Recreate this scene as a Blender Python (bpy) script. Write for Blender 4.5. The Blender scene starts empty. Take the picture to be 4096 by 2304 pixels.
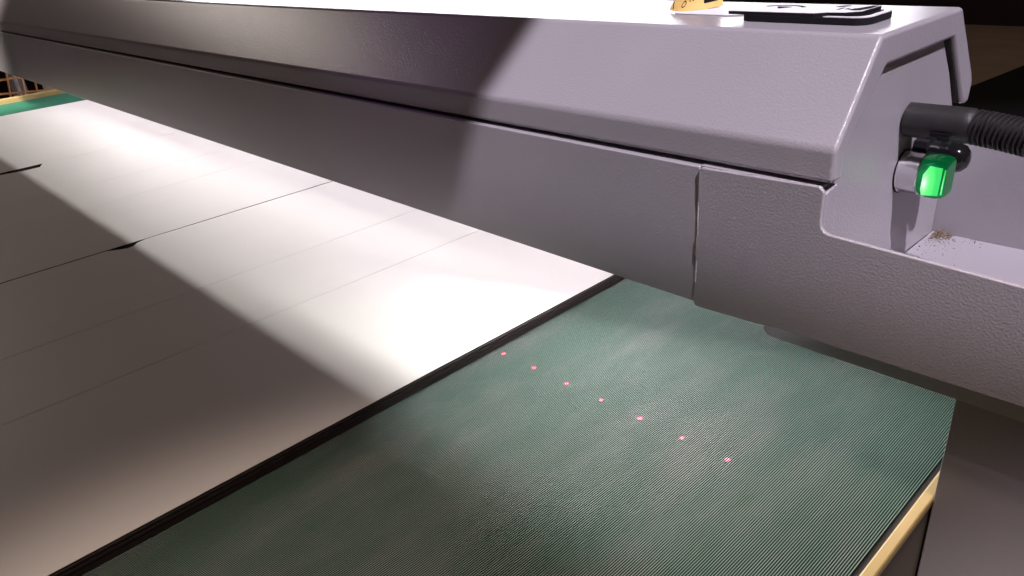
import bpy, bmesh, math, random
from mathutils import Vector, Matrix
random.seed(7)
SC = bpy.context.scene
COL = SC.collection
S = 0.45                      # metres per unit of camera height above the belt
CZ = 1.35                     # camera height above the floor (m)
def W(x, y, z): return Vector((S*x, S*y, S*z + CZ))

# ------------------------------------------------------------------ camera
cd = bpy.data.cameras.new('camera'); cam = bpy.data.objects.new('camera', cd); COL.objects.link(cam)
cd.sensor_width = 36; cd.lens = 26.763; cd.clip_start = 0.02; cd.clip_end = 100
RR = [[0.69238641, 0.27112357, -0.66865018], [0.71806438, -0.34960465, 0.60179742], [-0.07060174, -0.89681023, -0.43674569]]
M = Matrix([[r[0], -r[1], -r[2], 0] for r in RR] + [[0, 0, 0, 1]])
M.translation = (0, 0, CZ)
cam.matrix_world = M
SC.camera = cam
# ------------------------------------------------------------------ world, view
w = bpy.data.worlds.new('World'); SC.world = w; w.use_nodes = True
bg = w.node_tree.nodes['Background']; bg.inputs[0].default_value = (1.0, 0.66, 0.48, 1); bg.inputs[1].default_value = 0.045
SC.view_settings.view_transform = 'Standard'; SC.view_settings.look = 'None'; SC.view_settings.exposure = 0
# ------------------------------------------------------------------ lamps
def aim(o, d): o.rotation_euler = Vector(d).to_track_quat('-Z', 'Y').to_euler()
def area(name, pos, d, sx, sy, power, col, spread=180):
    l = bpy.data.lights.new(name, 'AREA'); l.shape = 'RECTANGLE'; l.size = sx; l.size_y = sy
    l.energy = power; l.color = col; l.spread = math.radians(spread)
    o = bpy.data.objects.new(name, l); COL.objects.link(o); o.location = pos; aim(o, d); return o
def spot(name, pos, target, deg, blend, power, col, rad=.02):
    l = bpy.data.lights.new(name, 'SPOT'); l.spot_size = math.radians(deg); l.spot_blend = blend
    l.energy = power; l.color = col; l.shadow_soft_size = rad
    o = bpy.data.objects.new(name, l); COL.objects.link(o); o.location = pos; aim(o, target - pos); return o
# white strip light inside the open-bottomed bridge
area('scanner_and_fill_strip', W(-4.2, 1.705, -.485), (0, -1, .48), 5.3*S, .042*S, 14, (1, .975, .945))
area('scanner_and_fill_strip', W(-1.04, 1.705, -.485), (.3, -.95, .42), .92*S, .042*S, 12.5, (1, .98, .96))
area('scanner_and_fill_strip', W(-.44, 1.46, -.742), (0, -.30, -.9), .28*S, .03*S, .07, (1, .965, .94))  # fill added in the column head to brighten the belt's right part
# overhead light from the right, shaped so its edges draw the shadow boundary
o = area('overhead_light_cut', W(.826, .950, 2.0425), (-.47, .237, -.85), 1.65*S, .974*S, 1.54, (.95, .87, 1.0), 1.8)
zx = Vector((.47, -.237, .85)).normalized(); ux = Vector((.882, .126, -.453)).normalized(); vx = zx.cross(ux).normalized(); ux = vx.cross(zx)
o.rotation_euler = Matrix((ux, vx, zx)).transposed().to_euler()      # left edge of the beam of light runs with the machine's short side
spot('hall_and_fill_spot', W(.5, -.5, 7.0), W(.03, .03, -.97), 21.3, .34, 320, (1, .78, .66), .10)  # made-up fill for the pale band along the board edge
spot('hall_and_fill_spot', W(-5.5, .15, 1.5), W(-7.25, 1.15, -1), 30, .7, 150, (1, .90, .80), .10)
spot('hall_and_fill_spot', W(-4, 15, 6), W(-4.2, 16.5, -3), 75, .5, 26, (1, .85, .75), .10)  # added fill that lifts the floor and wall behind
spot('hall_and_fill_spot', W(1.0, -.6, .6), W(-.10, 1.24, -1.24), 12.5, .9, 62, (1, .93, .93), .08)  # added fill that brightens the lower column and side panel
spot('violet_fill_spot', W(-1.2, -1.0, 6.0), W(-1.80, 1.25, -.3), 8.5, 1.0, 30, (.55, .18, 1.0), .05)  # added violet light that tints the shaded hood slope
# bright lamp panel low behind the machine
area('rear_panel_lamp', W(-7.9, 8.2, 1.0), (6.6, -6.9, -1.2), 4.6, .5, 90, (.97, .95, 1))
# distant lamp whose reflection glitters on the hood
area('far_lamp', W(-11.5, -.2, 3.6), (9, 1.4, -4.0), .35, .3, 14, (1, .86, .80))

# ------------------------------------------------------------------ materials
def nmat(name):
    m = bpy.data.materials.new(name); m.use_nodes = True
    nt = m.node_tree; return m, nt, nt.nodes['Principled BSDF']
def N(nt, t, **k):
    n = nt.nodes.new(t)
    for a, v in k.items(): setattr(n, a, v)
    return n
def simple(name, col, rough=.5, metal=0, noise=0, scale=40, bump=0, bscale=900, spec=.5):
    m, nt, b = nmat(name)
    b.inputs['Base Color'].default_value = (*col, 1); b.inputs['Roughness'].default_value = rough
    b.inputs['Metallic'].default_value = metal; b.inputs['Specular IOR Level'].default_value = spec
    tc = N(nt, 'ShaderNodeTexCoord')
    if noise:
        n = N(nt, 'ShaderNodeTexNoise'); n.inputs['Scale'].default_value = scale; n.inputs['Detail'].default_value = 5
        nt.links.new(tc.outputs['Object'], n.inputs['Vector'])
        mx = N(nt, 'ShaderNodeMix', data_type='RGBA')
        mx.inputs['A'].default_value = (*[c*(1-noise) for c in col], 1); mx.inputs['B'].default_value = (*[min(1, c*(1+noise)) for c in col], 1)
        nt.links.new(n.outputs['Fac'], mx.inputs['Factor']); nt.links.new(mx.outputs['Result'], b.inputs['Base Color'])
    if bump:
        n = N(nt, 'ShaderNodeTexNoise'); n.inputs['Scale'].default_value = bscale; n.inputs['Detail'].default_value = 2
        nt.links.new(tc.outputs['Object'], n.inputs['Vector'])
        bp = N(nt, 'ShaderNodeBump'); bp.inputs['Strength'].default_value = bump; bp.inputs['Distance'].default_value = .001
        nt.links.new(n.outputs['Fac'], bp.inputs['Height']); nt.links.new(bp.outputs['Normal'], b.inputs['Normal'])
    return m
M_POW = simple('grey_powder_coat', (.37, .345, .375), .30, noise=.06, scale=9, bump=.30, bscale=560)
M_COL = simple('shaded_grey_column_coat', (.25, .225, .24), .4, noise=.06, scale=6, bump=.4, bscale=850)  # column grey darkened to carry the half shade under the bridge
M_LAM = simple('white_laminate', (.80, .775, .75), .5, noise=.05, scale=5, spec=.3)
M_CORE = simple('dark_board_core', (.030, .018, .018), .6, noise=.4, scale=200)
M_BROWNCORE = simple('board_core_brown', (.014, .008, .007), .8, noise=.3, scale=200)
M_YEL = simple('yellow_paint', (.52, .38, .16), .4, noise=.05, scale=25)
M_SIDE = simple('machine_side_paint', (.12, .095, .08), .6, noise=.2, scale=14)
M_DARK = simple('dark_rubber_and_gap_shade', (.02, .015, .012), .6, noise=.3)  # also colours the added shade strip in the hood gap
M_BLK = simple('black_plastic', (.012, .011, .014), .6, spec=.2, bump=.2, bscale=500)
M_HOSE = simple('black_conduit', (.022, .020, .020), .5, noise=.4, scale=120, bump=.2)
M_DOME = simple('black_gloss', (.008, .008, .009), .12)
M_METAL = simple('brushed_aluminium', (.72, .70, .73), .24, metal=.75)
M_WHITE = simple('white_plastic_face', (.80, .78, .80), .6, spec=.2)
M_PAPER = simple('white_card', (.86, .85, .86), .6)
M_LABEL = simple('yellow_label', (.78, .52, .17), .45, noise=.08, scale=120)
M_INK = simple('black_ink', (.012, .010, .012), .9, spec=.05)
M_WIRE = simple('orange_wire', (.85, .46, .22), .45)
M_POST = simple('pale_post_paint', (.62, .60, .66), .5, noise=.08)
M_WALL = simple('dark_wall_paint', (.05, .035, .04), .85, noise=.4, scale=2)
M_FLOOR = simple('concrete_floor', (.45, .34, .26), .85, noise=.25, scale=3)
M_FLOORSHADE = simple('floor_shade_black', (.006, .005, .007), .9, noise=.3)  # black that stands in for shade on the floor
M_DUST = simple('sawdust', (.26, .19, .14), .9, noise=.3, scale=600)
# belt: green PVC, worn pale along the running direction
def belt_mat(name, a, b_, wear, wearcol):
    m, nt, b = nmat(name); b.inputs['Roughness'].default_value = .6; b.inputs['Specular IOR Level'].default_value = .25
    tc = N(nt, 'ShaderNodeTexCoord')
    mp = N(nt, 'ShaderNodeMapping'); mp.inputs['Scale'].default_value = (1, .35, 1)
    nt.links.new(tc.outputs['Object'], mp.inputs['Vector'])
    n1 = N(nt, 'ShaderNodeTexNoise'); n1.inputs['Scale'].default_value = 9; n1.inputs['Detail'].default_value = 4
    nt.links.new(mp.outputs['Vector'], n1.inputs['Vector'])
    mx = N(nt, 'ShaderNodeMix', data_type='RGBA'); mx.inputs['A'].default_value = (*a, 1); mx.inputs['B'].default_value = (*b_, 1)
    nt.links.new(n1.outputs['Fac'], mx.inputs['Factor'])
    n2 = N(nt, 'ShaderNodeTexNoise'); n2.inputs['Scale'].default_value = 16; n2.inputs['Detail'].default_value = 6; n2.inputs['Roughness'].default_value = .6
    nt.links.new(mp.outputs['Vector'], n2.inputs['Vector'])
    rp = N(nt, 'ShaderNodeValToRGB'); rp.color_ramp.elements[0].position = .42; rp.color_ramp.elements[1].position = .78
    rp.color_ramp.elements[0].color = (0, 0, 0, 1); rp.color_ramp.elements[1].color = (wear, wear, wear, 1)
    nt.links.new(n2.outputs['Fac'], rp.inputs['Fac'])
    m2 = N(nt, 'ShaderNodeMix', data_type='RGBA'); m2.inputs['B'].default_value = (*wearcol, 1)
    nt.links.new(rp.outputs['Color'], m2.inputs['Factor']); nt.links.new(mx.outputs['Result'], m2.inputs['A'])
    nt.links.new(m2.outputs['Result'], b.inputs['Base Color'])
    return m
M_RIB = belt_mat('worn_green_rib', (.130, .230, .185), (.195, .29, .245), .7, (.41, .42, .41))
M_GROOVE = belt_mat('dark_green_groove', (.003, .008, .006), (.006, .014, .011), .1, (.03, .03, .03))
M_BELTFAR = belt_mat('clean_green_belt', (.03, .19, .11), (.045, .23, .145), .2, (.14, .22, .18))
# lit green lens
M_LENS = simple('green_lens', (.002, .16, .055), .08)
M_LENS.node_tree.nodes['Principled BSDF'].inputs['Emission Color'].default_value = (.0, .5, .13, 1)
M_LENS.node_tree.nodes['Principled BSDF'].inputs['Emission Strength'].default_value = .16
def glow_mat():
    m, nt, b = nmat('lamp_glow'); b.inputs['Base Color'].default_value = (.02, .3, .1, 1); b.inputs['Roughness'].default_value = .15
    tc = N(nt, 'ShaderNodeTexCoord'); mp = N(nt, 'ShaderNodeMapping')
    nt.links.new(tc.outputs['Generated'], mp.inputs['Vector'])
    mp.inputs['Location'].default_value = (-.16*1.6, 0, -.42); mp.inputs['Scale'].default_value = (1.6, 0, 1)
    g = N(nt, 'ShaderNodeTexGradient', gradient_type='SPHERICAL'); nt.links.new(mp.outputs['Vector'], g.inputs['Vector'])
    r = N(nt, 'ShaderNodeValToRGB'); e = r.color_ramp.elements
    e[0].position = 0; e[0].color = (.04, .62, .09, 1); e[1].position = .93; e[1].color = (.9, 1, .9, 1)
    q = e.new(.55); q.color = (.16, .95, .20, 1); q = e.new(.74); q.color = (.34, 1, .38, 1)
    nt.links.new(g.outputs['Fac'], r.inputs['Fac']); nt.links.new(r.outputs['Color'], b.inputs['Emission Color'])
    b.inputs['Emission Strength'].default_value = 1.0; return m
M_GLOW = glow_mat()

# ------------------------------------------------------------------ builders
def tag(o, label, cat, group=None):
    o['label'] = label; o['category'] = cat
    if group: o['group'] = group
    return o
def struct(o): o['kind'] = 'structure'; return o
def empty(name, base, label, cat, group=None):
    o = bpy.data.objects.new(name, None); COL.objects.link(o); o.location = W(*base); o.empty_display_size = .05
    return tag(o, label, cat, group)
def absloc(o):
    v = o.location.copy()
    while o.parent: o = o.parent; v += o.location
    return v
class MB:
    def __init__(s): s.bm = bmesh.new()
    def v(s, p): return s.bm.verts.new(W(*p))
    def box(s, x0, x1, y0, y1, z0, z1, mi=0):
        vs = [s.v((x, y, z)) for z in (z0, z1) for x, y in ((x0, y0), (x1, y0), (x1, y1), (x0, y1))]
        for f in ((3, 2, 1, 0), (4, 5, 6, 7), (0, 1, 5, 4), (1, 2, 6, 5), (2, 3, 7, 6), (3, 0, 4, 7)):
            s.bm.faces.new([vs[i] for i in f]).material_index = mi
    def prism(s, pts, fn, a, b):
        """polygon pts mapped by fn(p, t) and extruded between t=a and t=b"""
        A = [s.v(fn(p, a)) for p in pts]; B = [s.v(fn(p, b)) for p in pts]; n = len(pts)
        s.bm.faces.new(A); s.bm.faces.new(B[::-1])
        for i in range(n): s.bm.faces.new([A[i], B[i], B[(i+1) % n], A[(i+1) % n]])
    def lathe(s, prof, c, ax, n=32, cap=True):
        """prof [(t, r)] along unit axis ax from centre c (unit space)"""
        ax = Vector(ax).normalized(); u = ax.orthogonal().normalized(); q = ax.cross(u); c = Vector(c)
        rings = []
        for t, r in prof:
            rings.append([s.v(c + ax*t + (u*math.cos(k*math.tau/n) + q*math.sin(k*math.tau/n))*r) for k in range(n)])
        for a, b in zip(rings, rings[1:]):
            for k in range(n): s.bm.faces.new([a[k], a[(k+1) % n], b[(k+1) % n], b[k]])
        if cap: s.bm.faces.new(rings[0][::-1]); s.bm.faces.new(rings[-1])
    def tube(s, path, rad, n=16):
        path = [Vector(p) for p in path]; rings = []
        up = Vector((.13, .2, 1)).normalized()
        for i, p in enumerate(path):
            t = (path[min(i+1, len(path)-1)] - path[max(i-1, 0)]).normalized()
            u = t.cross(up).normalized(); q = t.cross(u)
            r = rad[i] if isinstance(rad, list) else rad
            rings.append([s.v(p + (u*math.cos(k*math.tau/n) + q*math.sin(k*math.tau/n))*r) for k in range(n)])
        for a, b in zip(rings, rings[1:]):
            for k in range(n): s.bm.faces.new([a[k], a[(k+1) % n], b[(k+1) % n], b[k]])
        s.bm.faces.new(rings[0][::-1]); s.bm.faces.new(rings[-1])
    def build(s, name, mat, parent=None, bevel=0, seg=3, smooth=False):
        bmesh.ops.recalc_face_normals(s.bm, faces=s.bm.faces)
        me = bpy.data.meshes.new(name); s.bm.to_mesh(me); s.bm.free()
        o = bpy.data.objects.new(name, me); COL.objects.link(o)
        for m in (mat if isinstance(mat, (list, tuple)) else [mat]): me.materials.append(m)
        if parent:
            o.parent = parent; me.transform(Matrix.Translation(-absloc(parent)))
        else:
            lo = Vector((min(v.co.x for v in me.vertices), min(v.co.y for v in me.vertices), min(v.co.z for v in me.vertices)))
            hi = Vector((max(v.co.x for v in me.vertices), max(v.co.y for v in me.vertices), 0))
            o.location = ((lo.x+hi.x)/2, (lo.y+hi.y)/2, lo.z); me.transform(Matrix.Translation(-o.location))
        if smooth or bevel:
            for p in me.polygons: p.use_smooth = True
        if bevel:
            b = o.modifiers.new('bevel', 'BEVEL'); b.width = bevel*S; b.segments = seg; b.limit_method = 'ANGLE'; b.angle_limit = math.radians(25)
            b.harden_normals = True
        elif smooth:
            try: me.set_sharp_from_angle(angle=math.radians(40))
            except Exception: pass
        return o
XZ = lambda p, t: (p[0], t, p[1])
YZ = lambda p, t: (t, p[0], p[1])
XY = lambda p, t: (p[0], p[1], t)

# ------------------------------------------------------------------ setting
m = MB(); m.box(-40, 12, -12, 24, -3.2, -3.0); struct(m.build('floor', M_FLOOR))
m = MB(); m.box(-40, 12, 20.5, 21, -3.0, 9); struct(m.build('wall', M_WALL))
m = MB(); m.box(-22, -21.5, -12, 20.5, -3.0, 9); struct(m.build('wall', M_WALL))
m = MB(); m.prism([(-3.97, 13.88), (-4.6, 9.4), (2.5, 6.0), (4.2, 14.0), (-3.45, 19.4)], XY, -2.998, -2.97)  # flat dark sheet added in place of a floor shadow
tag(m.build('floor_shade', M_FLOORSHADE, bevel=.004), 'black sheet standing in for shade on the floor behind the machine', 'mat')

# ------------------------------------------------------------------ conveyor
conv = empty('conveyor', (-3.6, .9, -3.0), 'wide green ribbed belt conveyor with yellow edge rails', 'conveyor')
XB0, XB1, Y0, Y1 = -6.90, -.320, -.75, 3.2
m = MB(); m.box(XB0, XB1, Y0, Y1, -1.03, -1.0028)
belt = m.build('belt', [M_GROOVE], conv)
m = MB(); bm = m.bm; pitch = .00425; x = XB1; k = 0
prof = [(-.00158, -1.0028), (-.00100, -1.0), (.00062, -1.0), (.00118, -1.0028)]
while x > -1.9:
    a = [m.v((x - pitch*.5 + dx, Y0, z)) for dx, z in prof]; b = [m.v((x - pitch*.5 + dx, Y1, z)) for dx, z in prof]
    for i in range(3): bm.faces.new([a[i], b[i], b[i+1], a[i+1]]).material_index = 0 if i == 1 else 1
    x -= pitch
ribs = m.build('ribs', [M_RIB, M_GROOVE], belt); ribs['kind'] = 'stuff'
m = MB(); bm = m.bm; x = -6.0; pitch = .0085
while x > XB0:
    a = [m.v((x + dx*1.7, Y0, z)) for dx, z in prof]; b = [m.v((x + dx*1.7, Y1, z)) for dx, z in prof]
    for i in range(3): bm.faces.new([a[i], b[i], b[i+1], a[i+1]])
    x -= pitch*.75
ribs2 = m.build('ribs', [M_BELTFAR], belt); ribs2['kind'] = 'stuff'
m = MB(); m.box(XB1+.0005, -.3115, Y0, Y1, -1.035, -1.004); m.build('edge_strip', M_DARK, conv)
m = MB(); m.box(-.311, -.2905, Y0, Y1, -1.018, -.999); m.build('side_rail', M_YEL, conv, bevel=.004)
m = MB(); m.box(-.3095, -.294, Y0, Y1, -1.5, -1.0225); sp = m.build('side_panel', M_SIDE, conv)
m = MB(); m.prism([(.985, -1.052), (1.02, -1.049), (1.024, -1.056), (1.02, -1.063), (.985, -1.066), (.981, -1.059)], YZ, -.2945, -.2925); m.build('slot', M_INK, sp)
m = MB(); m.box(-6.955, -6.90, Y0, Y1, -1.06, -.964); m.build('side_rail', M_YEL, conv, bevel=.006)
for yy in (-.4, 2.9):
    for xx in (-6.6, -.5):
        m = MB(); m.box(xx-.07, xx+.07, yy-.07, yy+.07, -3.0, -1.035); m.build('leg', M_SIDE, conv)

# ------------------------------------------------------------------ white panels
ZT, ZB = -.965, -1.0
edges = [-1.303, -1.897, -2.253, -2.855, -3.460, -3.820, -4.463, -6.17]
gaps = [0, .0021, .0021, .0085, .0022, .0022, .0032, 0]
names = ['white laminate board with the dark long edge facing the bare green belt',
         'narrow white board directly beside the dark-edged board',
         'white board just on the near side of the strong dark joint',
         'white board just beyond the strong dark joint line',
         'narrow white board, second beyond the strong dark joint',
         'white board ending at the far joint with the black opening',
         'widest white board, farthest away next to the green strip']
notch = {2: ('l', .655, .735), 3: None, 5: ('l', .45, .86)}
for i in range(7):
    xr, xl = edges[i]-gaps[i]*.5, edges[i+1]+gaps[i+1]*.5
    y0, y1 = -.6, 3.0
    pts = [(xr, y0), (xr, y1), (xl, y1)]
    if i == 2: pts += [(xl, .775), (xl+.012, .745), (xl+.036, .722), (xl+.038, .700), (xl+.022, .672), (xl, .640)]
    if i == 5: pts += [(xl, .845), (xl+.062, .818), (xl+.066, .74), (xl+.040, .66), (xl+.022, .50), (xl, .38)]
    pts += [(xl, y0)]
    e = empty('white_board', ((xr+xl)/2, 1.2, ZB), names[i], 'board', 'white boards lying on the conveyor')
    m = MB(); m.prism(pts, XY, ZT-.0012, ZT); m.build('laminate', M_LAM, e)
    # core sits back from the sheet
    cp = [(min(max(px, xl+.0012), xr-.0012) if abs(px-xl) < 1e-6 or abs(px-xr) < 1e-6 else px+.0015, py) for px, py in pts]
    m = MB(); m.prism(cp, XY, ZB, ZT-.0014); m.build('core', M_CORE if i == 0 else M_BROWNCORE, e)
    if i == 0:
        for z0, z1, d in ((-.9745, -.9695, .0022), (-.9845, -.9775, .0022), (-.9985, -.9865, .0016)):
            m = MB(); m.box(xr-.001, xr+d, y0, y1, z0, z1); m.build('edge_strip', M_CORE, e, bevel=.0008, seg=2)

# ------------------------------------------------------------------ scanner bridge
br = empty('scanner_bridge', (-.1, 1.52, -3.0), 'light grey powder coated machine bridge spanning the conveyor', 'machine')
XL = -9.2; XE = -.527
def plate(name, pts, y0, y1, bev=.003, mat=M_POW, par=br):
    m = MB(); m.prism(pts, XZ, y0, y1); return m.build(name, mat, par, bevel=bev)
# long lower front plate with a turned-in top ledge
m = MB(); m.prism([(1.200, -.734), (1.200, -.448), (1.260, -.448), (1.260, -.454), (1.207, -.456), (1.207, -.734)], YZ, XL, -.7785)
m.build('front_plate', M_POW, br, bevel=.0025)
# right front cover plate, uneven left edge, stepping down to the tray
cov = [(-.7775, -.452), (-.770, -.447), (-.541, -.4405), (-.5325, -.449), (-.5325, -.503), (-.531, -.511), (-.525, -.5185), (-.516, -.5215),
       (.40, -.556), (.40, -.720), (-.58, -.7300), (-.64, -.7345), (-.772, -.7405), (-.7765, -.735), (-.7765, -.690), (-.7735, -.686), (-.7735, -.640), (-.7775, -.628), (-.7775, -.590), (-.7735, -.582), (-.7735, -.520), (-.7755, -.512)]
m = MB(); m.prism(cov, XZ, 1.194, 1.203); m.build('front_cover', M_POW, br, bevel=.0035)
# narrow ledge behind the cover's top edge
m = MB(); m.prism([(1.2035, -.452), (1.2035, -.446), (1.262, -.446), (1.262, -.452)], YZ, -.7775, -.545); m.build('ledge', M_POW, br)
# hood: bent sheet with wide returns, open towards the end plate
out = [(1.211, -.4395), (1.211, -.381), (1.338, -.217), (1.705, -.217), (1.832, -.362), (1.846, -.384), (1.841, -.430)]
inn = [(1.806, -.425), (1.683, -.272), (1.372, -.272), (1.246, -.395), (1.246, -.4395)]
m = MB(); m.prism(out + inn, YZ, XL, XE); m.build('hood', M_POW, br, bevel=.0085, seg=4)
m = MB(); m.prism([(1.684, -.2725), (1.8045, -.4225), (1.7985, -.4235), (1.679, -.2745)], YZ, -.66, -.5335); m.build('gap_shade_strip', M_DARK, br)  # dark strip added to paint the shade in the hollow rear gap
# end plate closing the bridge
ep = [(1.206, -.7195), (1.206, -.52), (1.206, -.455), (1.235, -.452), (1.238, -.40), (1.365, -.262), (1.658, -.262), (1.735, -.350), (1.787, -.424), (1.803, -.60), (1.803, -.7195)]
m = MB(); m.prism(ep, YZ, -.556, -.541); m.build('end_plate', M_POW, br, bevel=.002)
m = MB(); m.prism([(1.206, -.7195), (1.206, -.456), (1.250, -.448), (1.250, -.7195)], YZ, -.5408, -.5335); m.build('corner_flange', M_POW, br, bevel=.003)
# back plate, unseen plate added to stop light leaking out, tray on the right
plate('rear_plate', [(XL, -.735), (.40, -.735), (.40, -.50), (-.5405, -.47), (-.562, -.433), (XL, -.433)], 1.806, 1.818)
m = MB(); m.box(XL, -.557, 1.2606, 1.805, -.4545, -.4485); m.build('inner_light_stop', M_POW, br)
m = MB(); m.box(-.540, .40, 1.2035, 1.8055, -.7335, -.7205); m.build('tray_floor', M_POW, br)
# column head under the right end and the column itself
hd = [(-.640, -.736), (-.640, -.764), (-.634, -.772), (-.622, -.7755), (.40, -.7755), (.40, -.736)]
m = MB(); m.prism(hd, XZ, 1.232, 1.245); m.build('column_head', M_POW, br, bevel=.003)
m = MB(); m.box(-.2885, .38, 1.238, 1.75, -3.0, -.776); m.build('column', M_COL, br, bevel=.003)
m = MB(); m.box(-9.2, -9.0, 1.70, 1.80, -3.0, -.736); m.build('column', M_POW, br, bevel=.003)
# strip light carrier hidden inside
m = MB(); m.prism([(1.708, -.455), (1.76, -.455), (1.76, -.52), (1.75, -.52), (1.745, -.518), (1.708, -.516)], YZ, -6.85, -.60); m.build('light_housing', M_METAL, br)

# green indicator lamp on the end plate
BY, BZ = 1.556, -.509
PX = -.541
m = MB(); m.lathe([(0, .0415), (.0, .0425), (.0035, .0425), (.0035, .0405), (.040, .0405), (.042, .0385), (.042, .030)], (PX, BY, BZ), (1, 0, 0), 48)
lamp = m.build('indicator_lamp', M_METAL, br, smooth=True)
m = MB(); m.lathe([(0.0005, .0440), (.0026, .0440)], (PX, BY, BZ), (1, 0, 0), 48); m.build('gasket', M_INK, lamp, smooth=True)
def sq(a, b, n=32, e=5.0):
    o = []
    for k in range(n):
        c, s_ = math.cos(k*math.tau/n), math.sin(k*math.tau/n)
        o.append((math.copysign(abs(c)**(2/e), c)*a, math.copysign(abs(s_)**(2/e), s_)*b))
    return o
def loft(rings, name, mat, par):
    m = MB(); R = []
    for x, pts in rings: R.append([m.v((x, BY+p[0], BZ+p[1])) for p in pts])
    for a, b in zip(R, R[1:]):
        for k in range(len(a)): m.bm.faces.new([a[k], a[(k+1) % len(a)], b[(k+1) % len(a)], b[k]])
    m.bm.faces.new(R[0][::-1]); m.bm.faces.new(R[-1])
    return m.build(name, mat, par, smooth=True)
x0 = PX + .0425
lens = loft([(x0, sq(.0385, .0385, e=2)), (x0+.005, sq(.0405, .0405, e=2.1)), (x0+.016, sq(.0375, .0405, e=3.0)), (x0+.032, sq(.031, .0385, e=6)), (x0+.043, sq(.026, .036, e=8)), (x0+.0465, sq(.0225, .033, e=8))], 'lens', M_LENS, lamp)
def glowpanel(pts, name, mat):
    """small lit window let into the camera-side facet of the lens (thin solid)"""
    m = MB(); A = [m.v((x0+a, BY-b, BZ+c)) for a, b, c in pts]; B = [m.v((x0+a, BY-b+.004, BZ+c)) for a, b, c in pts]; n = len(pts)
    m.bm.faces.new(A); m.bm.faces.new(B[::-1])
    for q in range(n): m.bm.faces.new([A[q], B[q], B[(q+1) % n], A[(q+1) % n]])
    return m.build(name, mat, lamp)
glowpanel([(.0125, .0392, -.029), (.0385, .0298, -.0285), (.0400, .0290, .026), (.0190, .0372, .0285), (.0105, .0398, .012), (.0095, .0400, -.016)], 'lens_window', M_GLOW)
glowpanel([(.0425, .0276, -.0265), (.0444, .0262, -.0265), (.0452, .0256, .022), (.0436, .0268, .023)], 'lens_edge', M_GLOW)
# black cable gland beside the lamp
m = MB(); m.lathe([(0, .034), (.018, .034), (.019, .031), (.060, .031), (.075, .0300), (.088, .0255), (.096, .017), (.099, .006), (.0992, .001)], (PX, 1.622, -.487), (1, 0, 0), 36)
gl = m.build('cable_gland', M_DOME, br, smooth=True)
m = MB(); m.prism([(1.622+.040*math.cos(k*math.tau/6+.3), -.482+.040*math.sin(k*math.tau/6+.3)) for k in range(6)], YZ, PX+.002, PX+.028); m.build('nut', M_BLK, gl, bevel=.002)

# ------------------------------------------------------------------ conduit hose
ho = empty('conduit_hose', (-.5, 1.54, -.43), 'black corrugated cable hose plugged into the end of the grey bridge', 'hose')
FX = -.5385
m = MB(); m.lathe([(0, .0300), (.0015, .0325), (.100, .0325), (.112, .0322), (.1155, .0300), (.1185, .0270)], (FX, 1.537, -.401), (1, 0, .01), 40)
fit = m.build('fitting', M_HOSE, ho, smooth=True)
m = MB(); m.prism([(-.484, -.411), (-.452, -.411), (-.452, -.424), (-.470, -.424), (-.470, -.419), (-.484, -.419)], XZ, 1.5020, 1.5085); m.build('latch', M_INK, fit)
m = MB(); m.box(-.468, -.454, 1.5005, 1.507, -.4225, -.4165); m.build('latch', M_BLK, fit)
path, rad = [], []
t = 0
n_r = 0
while t < .62:
    ph = (t/.0088) % 1
    x = FX + .116 + t
    path.append((x, 1.537 - .10*t - .55*t*t, -.4005 - .04*t - .28*t*t))
    rad.append(.0292 + .0030*(1 if .25 < ph < .72 else -1))
    t += .0011
m = MB(); m.tube(path, rad, 28); m.build('conduit', M_HOSE, ho, smooth=True)

# ------------------------------------------------------------------ things on the hood
HT = -.217
# black edged plaque with arc and hand symbols
pq = empty('touch_plaque', (-.73, 1.49, HT), 'black edged white plaque with arc and pointing hand symbols on the hood', 'plaque')
def rrect(x0, x1, y0, y1, r, n=6, skip=()):
    o = []
    for ci, (cx, cy, a) in enumerate(((x1-r, y0+r, -90), (x1-r, y1-r, 0), (x0+r, y1-r, 90), (x0+r, y0+r, 180))):
        for k in range(n+1):
            t = math.radians(a + 90*k/n); o.append((cx+r*math.cos(t), cy+r*math.sin(t)))
    return o
qx0, qx1, qy0, qy1 = -.845, -.590, 1.418, 1.548
m = MB(); m.prism(rrect(qx0, qx1, qy0, qy1, .030), XY, HT+.0005, HT+.0125); m.build('base', M_BLK, pq, bevel=.0012)
# left half carries a raised plate overhanging the end, right half a recessed bay with a raised rim
left = [(qx0-.022, qy0+.001), (-.690, qy0+.001), (-.672, qy0+.019), (qx1-.052, qy0+.023), (qx1-.030, qy0+.046), (qx1-.030, qy1-.001), (qx0-.022, qy1-.001)]
m = MB(); m.prism(left, XY, HT+.0130, HT+.0185); m.build('raised_edge', M_BLK, pq)
m = MB(); m.prism([(px+(.0006 if px < -.8 else -.0006), py+(.0006 if py < 1.5 else -.0006)) for px, py in left], XY, HT+.0187, HT+.0194); face = m.build('face', M_WHITE, pq)
ro = rrect(qx0+.165, qx1-.001, qy0+.001, qy1-.001, .029)
rim = MB()
rim_pts = [(-.672, qy0+.0015), (qx1-.030, qy0+.0015)] + [(qx1-.0300+.0285*math.sin(a), qy0+.030-.0285*math.cos(a)) for a in [k*math.pi/16 for k in range(1, 8)]] + [(qx1-.0015, qy0+.030), (qx1-.0015, qy1-.030), (qx1-.012, qy1-.006),
           (qx1-.020, qy1-.012), (qx1-.0125, qy1-.032), (qx1-.0125, qy0+.034), (qx1-.022, qy0+.017), (qx1-.034, qy0+.0125), (-.668, qy0+.0115)]
rim.prism(rim_pts, XY, HT+.0128, HT+.0142); rim.build('rim', M_WHITE, pq)
zf = HT+.0195
def flat(pts, name, mat, par, z=zf, h=.0004):
    m = MB(); m.prism(pts, XY, z, z+h); return m.build(name, mat, par)
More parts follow.
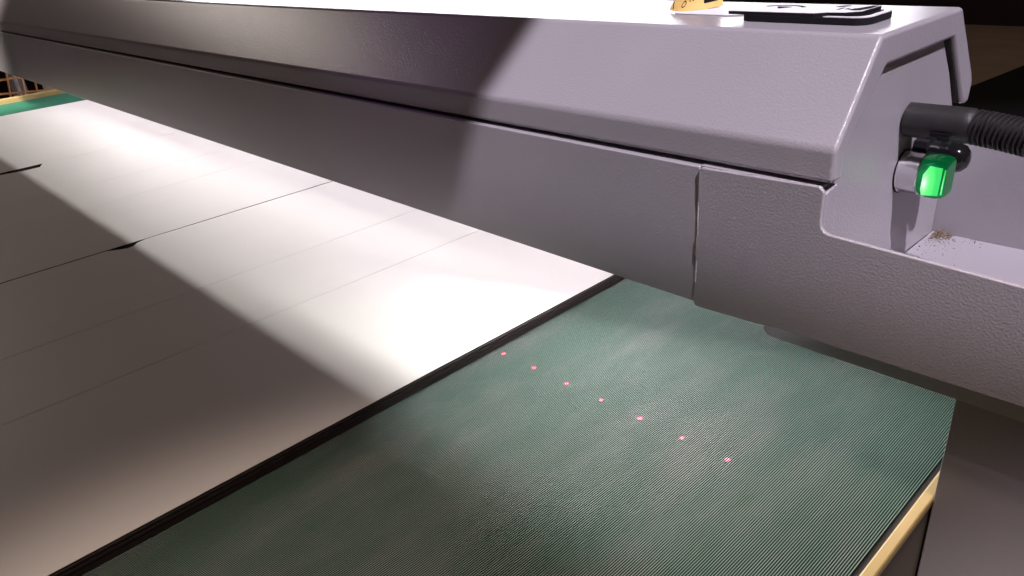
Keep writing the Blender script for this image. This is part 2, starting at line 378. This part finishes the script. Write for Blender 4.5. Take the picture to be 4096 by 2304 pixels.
def arcband(cx, cy, r0, r1, a0, a1, n=14):
    A = [math.radians(a0+(a1-a0)*k/n) for k in range(n+1)]
    return [(cx+r1*math.cos(a), cy+r1*math.sin(a)) for a in A] + [(cx+r0*math.cos(a), cy+r0*math.sin(a)) for a in A[::-1]]
flat(arcband(-.786, 1.466, .044, .052, 35, 145), 'arc_symbol', M_INK, face)
flat(arcband(-.786, 1.466, .000, .030, 58, 122), 'arc_symbol', M_INK, face)
# hand: pointing finger, thumb tip and three knuckle bars
flat([(-.683, 1.508), (-.674, 1.518), (-.668, 1.528), (-.674, 1.533), (-.683, 1.530), (-.692, 1.512)], 'hand_symbol', M_INK, face)
flat([(-.672, 1.472), (-.667, 1.472), (-.667, 1.500), (-.672, 1.500)], 'hand_symbol', M_INK, face)
for k in range(2): flat([(-.660+.013*k, 1.480), (-.655+.013*k, 1.480), (-.655+.013*k, 1.495), (-.660+.013*k, 1.495)], 'hand_symbol', M_INK, face)
flat([(-.640, 1.468), (-.628, 1.472), (-.6215, 1.500), (-.622, 1.540), (-.632, 1.536), (-.640, 1.505), (-.652, 1.476)], 'hand_symbol', M_INK, face)

# white card and the curled yellow warning label
m = MB(); m.prism(rrect(-1.050, -.885, 1.478, 1.60, .028), XY, HT+.0006, HT+.0026)
tag(m.build('white_card', M_PAPER, bevel=.0006), 'blank white card with rounded corner lying under the curled yellow label', 'card')
lb = empty('warning_label', (-1.05, 1.55, HT), 'curled yellow laser warning label with black print lying on the white card', 'label')
LB = [(-1.083, 1.520, HT+.003), (-1.036, 1.479, HT+.003), (-1.000, 1.512, HT+.003), (-.988, 1.592, HT+.006)]
LC = [(-1.083, 1.520, HT+.004), (-1.105, 1.600, HT+.045), (-1.110, 1.680, HT+.085), (-1.075, 1.730, HT+.120)]
def bez(c, u):
    c = [Vector(q) for q in c]; v = 1-u
    return c[0]*v**3 + c[1]*3*u*v*v + c[2]*3*u*u*v + c[3]*u**3
def lab(u, v, off=0):
    p = bez(LB, u).lerp(bez(LC, u), v)
    b = math.sin(math.pi*min(1, max(0, v)))*.020*min(1, u*1.6)
    return p + Vector((.35, -.85, .25))*(b+off)
def labpatch(uv, name, mat, par, off, nu=14, nv=8, th=.0007):
    (u0, u1), (v0, v1) = uv; m = MB(); F, Bk = [], []
    for a in range(nu+1):
        F.append([m.v(lab(u0+(u1-u0)*a/nu, v0+(v1-v0)*c/nv, off)) for c in range(nv+1)])
        Bk.append([m.v(lab(u0+(u1-u0)*a/nu, v0+(v1-v0)*c/nv, off-th)) for c in range(nv+1)])
    for a in range(nu):
        for c in range(nv):
            m.bm.faces.new([F[a][c], F[a+1][c], F[a+1][c+1], F[a][c+1]]); m.bm.faces.new([Bk[a][c], Bk[a][c+1], Bk[a+1][c+1], Bk[a+1][c]])
    for a in range(nu):
        for c in (0, nv): m.bm.faces.new([F[a][c], Bk[a][c], Bk[a+1][c], F[a+1][c]])
    for c in range(nv):
        for a in (0, nu): m.bm.faces.new([F[a][c], F[a][c+1], Bk[a][c+1], Bk[a][c]])
    return m.build(name, mat, par, smooth=True)
sheet = labpatch(((.04, 1), (0, 1)), 'label_sheet', M_LABEL, lb, 0)
labpatch(((.74, .93), (.10, .62)), 'symbol_square', M_INK, sheet, .0010, 6, 6)
labpatch(((.10, .9), (.70, .73)), 'border_line', M_INK, sheet, .0008, 12, 2)
labpatch(((.15, .175), (.12, .72)), 'border_line', M_INK, sheet, .0008, 2, 8)
def lettering(txt, u0, v0, du, dv):
    """flat lettering bent onto the sheet: text x runs down the sheet, text y runs back along it"""
    cu = bpy.data.curves.new('lettering', 'FONT'); cu.body = txt; cu.size = 1; cu.resolution_u = 2; cu.offset = .012
    o = bpy.data.objects.new('lettering', cu); me = bpy.data.meshes.new_from_object(o)
    bm = bmesh.new(); bm.from_mesh(me); bmesh.ops.triangulate(bm, faces=bm.faces)
    for v in bm.verts: v.co = W(*lab(u0 + dv*v.co.x*-.25 - du*v.co.y, v0 - dv*v.co.x, .0012))
    m = MB(); m.bm.free(); m.bm = bm; r = m.build('lettering', M_INK, sheet); bpy.data.objects.remove(o); return r
lettering('LAS', .70, .62, .13, .26)
lettering('DO', .53, .50, .13, .26)

# sawdust heap in the tray corner
m = MB()
for k in range(800):
    a = random.random(); wd = 1 if k % 4 else 2.6; px = -.530 + abs(random.gauss(0, .016*wd)); py = 1.802 - abs(random.gauss(0, .022*wd)) ; pz = -.7200 + random.random()*max(0, .010-.2*abs(px+.52)-.12*abs(py-1.79))
    s_ = random.uniform(.0008, .0026); d = [Vector((random.uniform(-1, 1), random.uniform(-1, 1), random.uniform(-1, 1))).normalized()*s_ for _ in range(4)]
    v = [m.v(Vector((px, py, pz+.001))+q) for q in d]
    for f in ((0, 1, 2), (0, 2, 3), (0, 3, 1), (1, 3, 2)): m.bm.faces.new([v[i] for i in f])
sd = m.build('sawdust', M_DUST); sd['kind'] = 'stuff'; tag(sd, 'small heap of brown sawdust in the corner of the grey tray', 'sawdust')

# ------------------------------------------------------------------ laser row: tiny projected dots
for k in range(7):
    spot('laser_diode', W(-1.272+.1079*k, 1.30, -.56), W(-1.272+.1079*k, 1.0985+.0007*k, -1), 1.2, .5, 150, (1, .03, .08), .0006)
for k in range(24):
    spot('laser_diode', W(-1.375-.1095*k, 1.30, -.56), W(-1.375-.1095*k, 1.096, -.965), .6, .5, 3.5, (1, .9, .9), .0006)

# ------------------------------------------------------------------ far left: wire cage, posts, box
cg = empty('wire_cage', (-8, 1.6, -3.0), 'orange wire cage fence beyond the far yellow rail', 'cage')
def wire(pts, r=.008):
    m = MB(); m.tube(pts, r, 8); m.build('wire', M_WIRE, cg, smooth=True)
wire([(-8, 1.495, -.82), (-8, 1.447, -1.16)]); wire([(-8, 1.679, -1.0), (-8, 1.66, -1.20)], .007)
wire([(-8, 1.36, -.952), (-8, 1.545, -.962), (-8, 1.572, -.967), (-8, 1.583, -.985), (-8, 1.562, -1.18)], .010)
wire([(-8, 1.30, -1.062), (-8, 2.2, -1.15)], .009); wire([(-8, 1.30, -1.40), (-8, 2.2, -1.44)], .009)
for yy in (1.33, 1.80, 1.92, 2.05): wire([(-8, yy+.03, -.9), (-8, yy-.06, -1.44)], .007)
wire([(-8, 1.31, -3.0), (-8, 1.31, -.8)], .012); wire([(-8, 2.2, -3.0), (-8, 2.2, -.8)], .012)
for yy, lab_ in ((1.60, 'pale grey post behind the bent orange wire'), (1.83, 'whitest pale post, right of the orange wires by the bridge')):
    m = MB(); m.box(-8.5, -8.45, yy, yy+(.034 if yy < 1.7 else .06), -3.0, .2)
    tag(m.build('post', M_POST, bevel=.008), lab_, 'post', 'pale posts behind the wire cage')
m = MB(); m.box(-9.1, -8.9, 1.2, 1.62, -.955, -.5)
for xx in (-9.08, -8.98):
    for yy in (1.2, 1.3): m.box(xx, xx+.05, yy, yy+.05, -3.0, -.932)
tag(m.build('grey_cabinet', M_POST), 'grey cabinet edge high behind the orange wire cage', 'cabinet')
